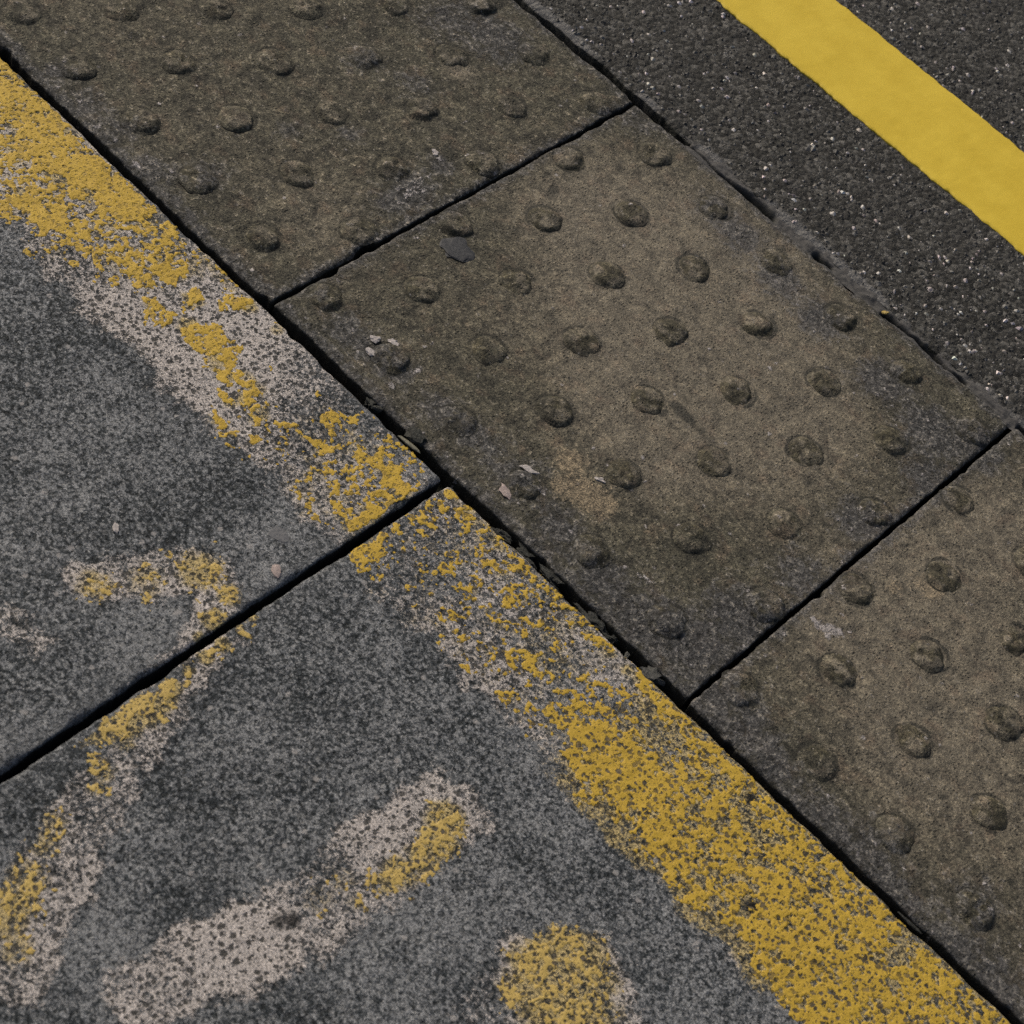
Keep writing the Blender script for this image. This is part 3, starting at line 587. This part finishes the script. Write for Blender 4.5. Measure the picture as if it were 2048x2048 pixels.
def tactile(k, label):
    g = {-1: 0.0012, 0: 0.0014}.get(k, 0.0018)
    us = axis(k * TILE + g, (k + 1) * TILE - g, 0.002); vs = axis({-1: -0.0044, 0: -0.0014}.get(k, -0.0046), TILE - 0.0006, 0.002)
    U, V = np.meshgrid(us, vs, indexing='ij')
    worn, dirt, pale, grain, sand, stain = tactile_fields(U, V, k, lambda b: field(us, vs, b, True, 'screen'))
    cs = blister_centres(k)
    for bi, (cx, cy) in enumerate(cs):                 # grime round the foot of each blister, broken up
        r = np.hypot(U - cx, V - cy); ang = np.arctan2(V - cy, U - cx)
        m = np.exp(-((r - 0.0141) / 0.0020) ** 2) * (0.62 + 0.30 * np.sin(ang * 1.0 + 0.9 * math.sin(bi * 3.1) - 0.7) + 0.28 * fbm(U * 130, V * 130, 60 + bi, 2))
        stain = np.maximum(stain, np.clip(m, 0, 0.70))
    moss = 0.12 * sstep(0.0, 1.0, fbm(U * 20, V * 20, 95 + k, 3))
    me = slab_mesh('tactile_slab', us, vs, {-1: 0.0004, 1: 0.0007}.get(k, 0.0), 0.0005, 52 + k, 0.030,
                   {'fields': (worn, dirt, moss), 'marks': (pale, grain, stain), 'extra': (sand, 0 * U, 0 * U)}, chip=1.0, bevel=0.0022,
                   micro={-1: 0.00022}.get(k, 0.00012))
    root = link('tactile_slab', me, M_TACTILE)
    tag(root, label, 'tactile paving', 'tactile paving slabs in a row', 'thing')
    rng = np.random.default_rng(1003 + k)
    NS = 26; prof = [(0.0, 1.0), (0.20, 0.995), (0.38, 0.96), (0.55, 0.88), (0.70, 0.72), (0.82, 0.50), (0.92, 0.24), (1.0, 0.03), (1.07, -0.16)]
    for bi, (cx, cy) in enumerate(cs):
        cx += rng.normal(0, 0.0006); cy += rng.normal(0, 0.0006)
        R = 0.0140 * (1 + rng.normal(0, 0.03)); Hh = 0.0036 * (1 + rng.normal(0, 0.10))
        w0 = float(field_at(np.array(cx), np.array(cy), WORN_LIT)) + {0: 0.15, 1: 0.2}.get(k, 0)
        Hh *= 1 - 0.22 * min(w0, 1); R *= 1 - 0.07 * min(w0, 1)
        vx, vy, vz, rr = [cx], [cy], [Hh], [0.0]
        for fr, fh in prof[1:]:
            for s in range(NS):
                t = 2 * math.pi * s / NS
                vx.append(cx + R * fr * math.cos(t)); vy.append(cy + R * fr * math.sin(t)); vz.append(Hh * fh); rr.append(fr)
        vx, vy, vz, rr = map(np.array, (vx, vy, vz, rr))
        sd = 500 + bi * 7 + (k + 2) * 300
        n1 = fbm(vx * 110, vy * 110, sd, 3); n2 = fbm(vx * 300, vy * 300, sd + 3, 2)
        n3 = fbm(vx * 70, vy * 70, sd + 9, 3)
        vx = vx + (vx - cx) * (0.045 * n1 + 0.035 * n3); vy = vy + (vy - cy) * (0.045 * n1 + 0.035 * n3)
        vz = vz * (1 + 0.10 * n3) + np.where(rr < 1, 0.00026 * n1 + 0.00034 * n2, 0)
        vz = vz - np.where(rr < 0.98, 0.0010 * np.clip(n1 - 1.1, 0, 1), 0)
        wn_, dt, pl, gr, sa, sn = tactile_fields(vx, vy, k, lambda b: field_at(vx, vy, b))
        moss = np.clip(0.14 + 0.46 * min(w0, 1) + rng.normal(0, 0.08) - 0.30 * n1 + 0.16 * n2, 0, 1)
        wn_ = np.clip(wn_ * 0.45 + 0.45 * np.clip(n1, 0, 1.2) * (rr < 0.75), 0, 1)  # lighter dome tops: wear plus a highlight painted in noisy patches
        pl = np.maximum(pl, np.clip(0.20 + 0.20 * n2 + 0.12 * n1 - 0.25 * rr, 0, 0.55) * (rng.random() < (0.65 if k == -1 else 0.35)))
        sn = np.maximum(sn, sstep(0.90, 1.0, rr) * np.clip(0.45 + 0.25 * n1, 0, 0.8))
        tris = [(0, 1 + s, 1 + (s + 1) % NS) for s in range(NS)]
        qs = []
        for ring in range(len(prof) - 2):
            o0 = 1 + ring * NS; o1 = o0 + NS
            for s in range(NS):
                s2 = (s + 1) % NS
                qs.append((o0 + s, o1 + s, o1 + s2, o0 + s2))
        z0 = {-1: 0.0004, 1: 0.0007}.get(k, 0.0) + float(surf(np.array(cx), np.array(cy), 0.0005, 52 + k))
        me = make_mesh('blister', np.stack([vx, vy, vz + z0], -1), np.array(qs), True,
                       {'fields': np.stack([wn_, dt, moss], -1), 'marks': np.stack([pl, gr, sn], -1), 'extra': np.stack([sa, 0 * sa, 0 * sa], -1)}, np.array(tris))
        link('blister', me, M_TACTILE, root)
tactile(-1, 'dark olive tactile slab with rough grain at the upper left of the row')
tactile(0, 'middle tactile slab with a worn warm brown centre and a dark gum spot')
tactile(1, 'brown tactile slab at the right with a pale mortar splash near its joint')

# ------------------------------------------------------------------ asphalt beyond the tactile row
FAR = 0.4088
def asphalt():
    us = np.concatenate([np.arange(-6, -0.3, 0.05), np.arange(-0.3, 0.6, 0.0025), np.arange(0.6, 6, 0.05)])
    off = np.concatenate([[0, 0.0008, 0.002, 0.0035], np.arange(0.0055, 0.06, 0.003), np.arange(0.06, 0.5, 0.02), [0.7, 1.5, 4, 8]])
    U, O = np.meshgrid(us, off, indexing='ij')
    e = 0.0007 * fbm(U * 45, U * 0 + 1.3, 31, 4) + 0.0004 * np.clip(fbm(U * 120, U * 0 + 5, 33, 3) - 0.3, -1, 2)
    V = FAR + O + e * np.exp(-O / 0.008)
    t = np.clip(1 - O / 0.006, 0, 1)
    Z = 0.0004 * fbm(U * 40, V * 40, 35, 3) - 0.0022 * t * t + 0.0002 * fbm(U * 180, V * 180, 37, 2)
    mortar = np.exp(-(O / 0.0092) ** 2) * np.clip(0.75 + 0.35 * fbm(U * 25, U * 0 + 2, 38, 3), 0.3, 1.1)
    idx = np.arange(U.size).reshape(U.shape)
    q = np.stack([idx[:-1, :-1], idx[1:, :-1], idx[1:, 1:], idx[:-1, 1:]], -1).reshape(-1, 4)
    top = np.stack([U, V, Z], -1).reshape(-1, 3)
    lp = idx[:, 0]; low = top[lp].copy(); low[:, 2] = -0.030; n0 = U.size; k = np.arange(len(lp) - 1)
    s = np.stack([lp[k + 1], lp[k], n0 + k, n0 + k + 1], -1)
    m = np.concatenate([mortar.ravel(), 0 * mortar.ravel()[lp]]); g = np.concatenate([0 * mortar.ravel(), 0 * lp + 1.0])
    g[lp] = 0.8
    o = link('asphalt', make_mesh('asphalt', np.concatenate([top, low]), np.concatenate([q, s]), True, {'wear': np.stack([m, g, m], -1)}), M_ASPHALT)
    tag(o, kind='structure')
    # chippings rolled into its surface
    rng = np.random.default_rng(5)
    N = 15000
    x = rng.uniform(-0.22, 0.50, N); y = rng.uniform(FAR + 0.004, 0.98, N)
    keep = (y - FAR) < (x + 0.36) * 1.6 + 0.06
    keep &= ~((y > 0.5655) & (y < 0.6765))
    x, y = x[keep], y[keep]; N = len(x)
    r = rng.uniform(0.0008, 0.0021, N) * (1 + 0.5 * (rng.random(N) < 0.12))
    kind = rng.random(N)
    dens = 0.060 + 0.045 * np.clip(fbm(x * 9, y * 9, 47, 2), 0, 1.5) + 0.035 * (y < 0.56) + 0.05 * sstep(0.0, 0.3, x)
    white = kind < dens
    grey = (kind >= dens) & (kind < 0.46)
    r = np.where(white, rng.uniform(0.0014, 0.0032, N) * rng.uniform(0.75, 1.0, N), r)
    tint = np.where(white[:, None], np.array([0.78, 0.72, 0.70]) * rng.uniform(0.25, 1.05, (N, 1)) * (1 + rng.normal(0, 0.04, (N, 3))),
                    np.where(grey[:, None], rng.uniform(0.05, 0.19, (N, 1)) * np.array([1.0, 0.985, 0.96]), rng.uniform(0.010, 0.04, (N, 1)) * np.ones(3)))
    ang = rng.uniform(0, 6.283, N); asp = rng.uniform(0.5, 1.0, N)
    base = np.array([(1, 0, 0.1), (0.45, 0.85, 0), (-0.5, 0.8, 0.1), (-1, 0.05, 0), (-0.4, -0.9, 0.1), (0.55, -0.75, 0), (0.1, 0.0, 0.5)])
    jit = 1 + rng.normal(0, 0.16, (N, 7, 1))
    P = base[None] * jit
    P[:, :, 1] *= asp[:, None]
    c, s_ = np.cos(ang)[:, None], np.sin(ang)[:, None]
    X = x[:, None] + r[:, None] * (P[:, :, 0] * c - P[:, :, 1] * s_)
    Y = y[:, None] + r[:, None] * (P[:, :, 0] * s_ + P[:, :, 1] * c)
    zs = 0.0004 * fbm(x * 40, y * 40, 35, 3) - 0.0001
    Zc = zs[:, None] + r[:, None] * np.where(np.arange(7) == 6, P[:, :, 2] + 0.08, P[:, :, 2] * 1.2 - 0.12)
    f = np.array([(i, (i + 1) % 6, 6) for i in range(6)])
    F = (np.arange(N)[:, None, None] * 7 + f[None]).reshape(-1, 3)
    me = make_mesh('aggregate', np.stack([X, Y, Zc], -1).reshape(-1, 3), np.zeros((0, 4), int), False, {'tint': np.repeat(tint, 7, 0)}, F)
    a = link('aggregate', me, M_AGG, o)
    a['kind'] = 'stuff'
asphalt()

# mortar smeared into the far joint, broken into lengths with dark gaps between
def mortar_joint():
    us = np.arange(-0.45, 0.85, 0.0016); vs = np.linspace(0.3975, 0.4150, 25)
    U, V = np.meshgrid(us, vs, indexing='ij')
    fill = sstep(0.047, 0.056, U + 0.004 * fbm(V * 300, U * 40, 80, 2)) * sstep(0.9, 0.7, U)
    vc = 0.4030 + 0.0011 * fbm(U * 30, U * 0 + 3, 84, 3)
    wide = 0.0017 * np.clip(1.0 + 0.55 * fbm(U * 24, U * 0 + 6, 85, 3), 0.15, 2.2)
    shut = sstep(0.9, 1.4, fbm(U * 21, U * 0 + 9, 86, 2) + 2.2 * np.exp(-((U - 0.172) / 0.008) ** 2) + 1.6 * sstep(0.335, 0.35, U))
    crack = np.exp(-(np.abs(V - vc) / wide) ** 3) * (1 - 0.93 * shut)
    Z = -0.0013 + 0.0006 * fbm(U * 140, V * 140, 83, 4) - 0.012 * crack
    Z = Z * fill + (-0.021 + 0.001 * fbm(U * 80, V * 80, 87, 2)) * (1 - fill)
    fill = fill * (1 - 0.9 * np.clip(crack * 1.5, 0, 1))
    Z = np.minimum(Z, -0.0005)
    idx = np.arange(U.size).reshape(U.shape)
    q = np.stack([idx[:-1, :-1], idx[1:, :-1], idx[1:, 1:], idx[:-1, 1:]], -1).reshape(-1, 4)
    n = NT('joint_mortar')
    h, _, _ = n.attr('wear'); a = n.noise(330, 4, 0.65)
    colr = n.mix(h, n.mix(a, (0.005, 0.008, 0.004), (0.013, 0.017, 0.010)), n.mix(a, (0.030, 0.030, 0.031), (0.125, 0.121, 0.119)))
    m = n.finish(colr, 0.9, a, 0.001, 0.8)
    o = link('mortar_joint', make_mesh('mortar_joint', np.stack([U, V, Z], -1).reshape(-1, 3), q, True, {'wear': np.stack([fill.ravel()] * 3, -1)}), m)
    tag(o, kind='structure')
mortar_joint()

# ------------------------------------------------------------------ the fresh yellow line on the asphalt
def painted_line():
    us = np.concatenate([np.arange(-2.5, -0.2, 0.02), np.arange(-0.2, 0.5, 0.0016), np.arange(0.5, 3.0, 0.02)])
    t = np.concatenate([[0, 0.004, 0.012], np.linspace(0.03, 0.97, 30), [0.988, 0.996, 1.0]])
    U, T = np.meshgrid(us, t, indexing='ij')
    lo = 0.5668 + 0.00045 * fbm(U * 110, U * 0, 61, 4); hi = 0.6752 + 0.00045 * fbm(U * 90, U * 0 + 4, 63, 4) + 0.0003 * fbm(U * 12, U * 0 + 2, 64, 2)
    V = lo + (hi - lo) * T
    edge = np.minimum(T, 1 - T)
    Z = 0.0014 + 0.00004 * fbm(U * 150, V * 150, 65, 3) - 0.0008 * np.exp(-(edge / 0.008) ** 2)
    idx = np.arange(U.size).reshape(U.shape)
    q = np.stack([idx[:-1, :-1], idx[1:, :-1], idx[1:, 1:], idx[:-1, 1:]], -1).reshape(-1, 4)
    top = np.stack([U, V, Z], -1).reshape(-1, 3)
    loop = np.concatenate([idx[:-1, 0], idx[-1, :-1], idx[:0:-1, -1], idx[0, :0:-1]])
    low = top[loop].copy(); low[:, 2] = -0.001
    n0 = len(top); L = len(loop); k = np.arange(L); k2 = (k + 1) % L
    s = np.stack([loop[k2], loop[k], n0 + k, n0 + k2], -1)
    o = link('painted_line', make_mesh('painted_line', np.concatenate([top, low]), np.concatenate([q, s]), True), M_LINE)
    tag(o, 'fresh bright yellow painted line crossing the dark asphalt', 'painted line', None, 'thing')
painted_line()

# ------------------------------------------------------------------ small loose things
import bmesh
def lump(name, x, y, z, sx, sy, sz, rot, mat, label, cat, seed, sub=2, group=None, rough=0.22):
    bm = bmesh.new()
    bmesh.ops.create_icosphere(bm, subdivisions=sub, radius=1.0)
    co = np.array([v.co[:] for v in bm.verts])
    n = fbm(co[:, 0] * 1.3 + seed, co[:, 1] * 1.3 + co[:, 2] * 0.9, seed, 3)
    m = fbm(co[:, 0] * 3 + seed, co[:, 1] * 3 - co[:, 2] * 2, seed + 4, 2)
    for v, a, b in zip(bm.verts, n, m):
        v.co *= 1 + rough * a * 0.9 + 0.5 * rough * b
        v.co.z = max(min(v.co.z, 0.75), -0.6)
    bmesh.ops.scale(bm, vec=(sx, sy, sz), verts=bm.verts)
    bmesh.ops.rotate(bm, cent=(0, 0, 0), matrix=Matrix.Rotation(rot, 3, 'Z'), verts=bm.verts)
    me = bpy.data.meshes.new(name); bm.to_mesh(me); bm.free()
    o = link(name, me, mat)
    o.location = (x, y, z)
    return tag(o, label, cat, group)
mm = 1e-3
G1 = 'stone fragments lodged in the joint'
JOINT_STONES = [  # x, y, z, half sizes (mm), turn, material, label
    (234.5, -6.2, -5.0, 8.0, 3.8, 3.5, 0.05, M_STONE, 'flat dark grey stone fragment in the long joint, nearest to the crossing of the slabs'),
    (255.4, -4.6, -5.0, 6.5, 3.6, 3.5, -0.1, M_STONE, 'small grey stone fragment in the long joint just below the flat one'),
    (279.0, -5.4, -3.8, 9.0, 4.0, 4.0, 0.08, M_STONE, 'long grey stone sliver in the joint beside the yellow rim strip'),
    (318.5, -6.4, -3.4, 11.5, 4.3, 4.2, 0.0, M_STONE, 'largest grey stone fragment wedged in the long joint'),
    (337.0, -5.4, -4.4, 6.0, 3.4, 3.4, 0.2, M_STONE, 'dull grey stone fragment touching the largest one in the joint'),
    (371.8, -6.5, -2.6, 8.0, 4.4, 4.6, 0.35, M_LIGHT, 'pale grey rounded stone in the joint by the corner of the middle tactile slab'),
    (103.4, -4.4, -4.0, 5.0, 4.4, 4.6, 0.3, M_STONE, 'dark round pebble bridging the joint beside the left granite slab'),
    (351.7, -8.6, -2.0, 1.6, 4.0, 2.0, 0.5, M_LIGHT, 'tiny upright grey shard at the rim of the bottom granite slab'),
]
for i, (x, y, z, a, b, c, rot, m, lab) in enumerate(JOINT_STONES):
    lump('stone_fragment', x * mm, y * mm, (z - 1.2) * mm, a * mm, b * mm, c * mm, rot, m, lab, 'stone', 700 + i * 11, 3, G1, 0.42)
lump('mortar_lump', 143.8 * mm, 0.8 * mm, -1.0 * mm, 8.5 * mm, 5.5 * mm, 4.0 * mm, 0.1, M_STONE, 'dark lump of old mortar on the corner edge of the middle tactile slab', 'mortar', 811)
lump('dry_stalk', 146.0 * mm, -8.2 * mm, -0.6 * mm, 10.5 * mm, 1.6 * mm, 1.2 * mm, 0.12, M_STRAW, 'thin pale straw-coloured sliver lying along the joint', 'sliver', 822, 2, None, 0.1)
lump('dry_stalk', 594.0 * mm, -7.5 * mm, -2.0 * mm, 9.5 * mm, 1.3 * mm, 1.2 * mm, 0.0, M_STONE, 'grey twig-like sliver in the joint near the bottom right corner', 'sliver', 823, 2, None, 0.12)
lump('paint_crumb', 268.3 * mm, 402.6 * mm, 0.4 * mm, 3.0 * mm, 1.9 * mm, 1.5 * mm, 0.6, M_CRUMB, 'tiny yellow crumb on the joint between tactile slab and asphalt', 'crumb', 833)
gx, gy = 34.9, 151.8
lump('chewing_gum', gx * mm, gy * mm, 0.1 * mm, 13.5 * mm, 11.0 * mm, 1.5 * mm, 0.5, M_GUM, 'flattened dark grey blob of old chewing gum beside a blister', 'chewing gum', 844, 3, None, 0.10)
G2 = 'pale chips lying on the paving'
CHIPS = [
    (72.4, 26.1, 4.6, 3.2, 0.3, M_WHITE, 'largest of the white chips clustered by a blister on the middle slab'),
    (64.8, 37.0, 3.6, 2.6, 0.8, M_WHITE, 'white chip in the cluster, farther from the joint on the middle slab'),
    (73.7, 45.7, 3.4, 3.0, 0.1, M_WHITE, 'white chip right of the cluster on the middle tactile slab'),
    (210.8, 18.5, 5.0, 3.0, -0.6, M_PINK, 'pinkish white chip near the long joint on the middle slab'),
    (208.4, 45.6, 5.2, 2.2, 0.4, M_WHITE, 'thin white chip above a dark dirty patch on the middle slab'),
    (244.2, 82.6, 4.0, 1.9, 0.3, M_WHITE, 'narrow white chip beside the sandy patch on the middle slab'),
    (-45.3, 208.1, 3.6, 2.2, -0.5, M_WHITE, 'small white chip alone on the dark olive tactile slab'),
]
for i, (x, y, a, b, rot, m, lab) in enumerate(CHIPS):
    lump('stone_chip', x * mm, y * mm, 0.7 * mm, a * mm, b * mm, 1.1 * mm, rot, m, lab, 'stone chip', 900 + i * 13, 2, G2, 0.3)
lump('stone_chip', 169.1 * mm, -153.4 * mm, 0.7 * mm, 6.5 * mm, 3.2 * mm, 1.1 * mm, -0.75, M_PINK, 'pinkish oval chip on the left granite slab beside the joint', 'stone chip', 991, 2, G2, 0.15)
lump('stone_chip', 85.5 * mm, -213.5 * mm, 0.6 * mm, 3.8 * mm, 2.0 * mm, 0.9 * mm, -0.7, M_WHITE, 'small white chip on the bare middle of the left granite slab', 'stone chip', 992, 2, G2, 0.2)
lump('slate_flake', 149.5 * mm, -132.6 * mm, 0.05 * mm, 6.5 * mm, 5.2 * mm, 0.6 * mm, 0.4, M_SLATE, 'flat blue grey flake near the end of the yellow line on the left slab', 'stone flake', 993, 2, None, 0.3)
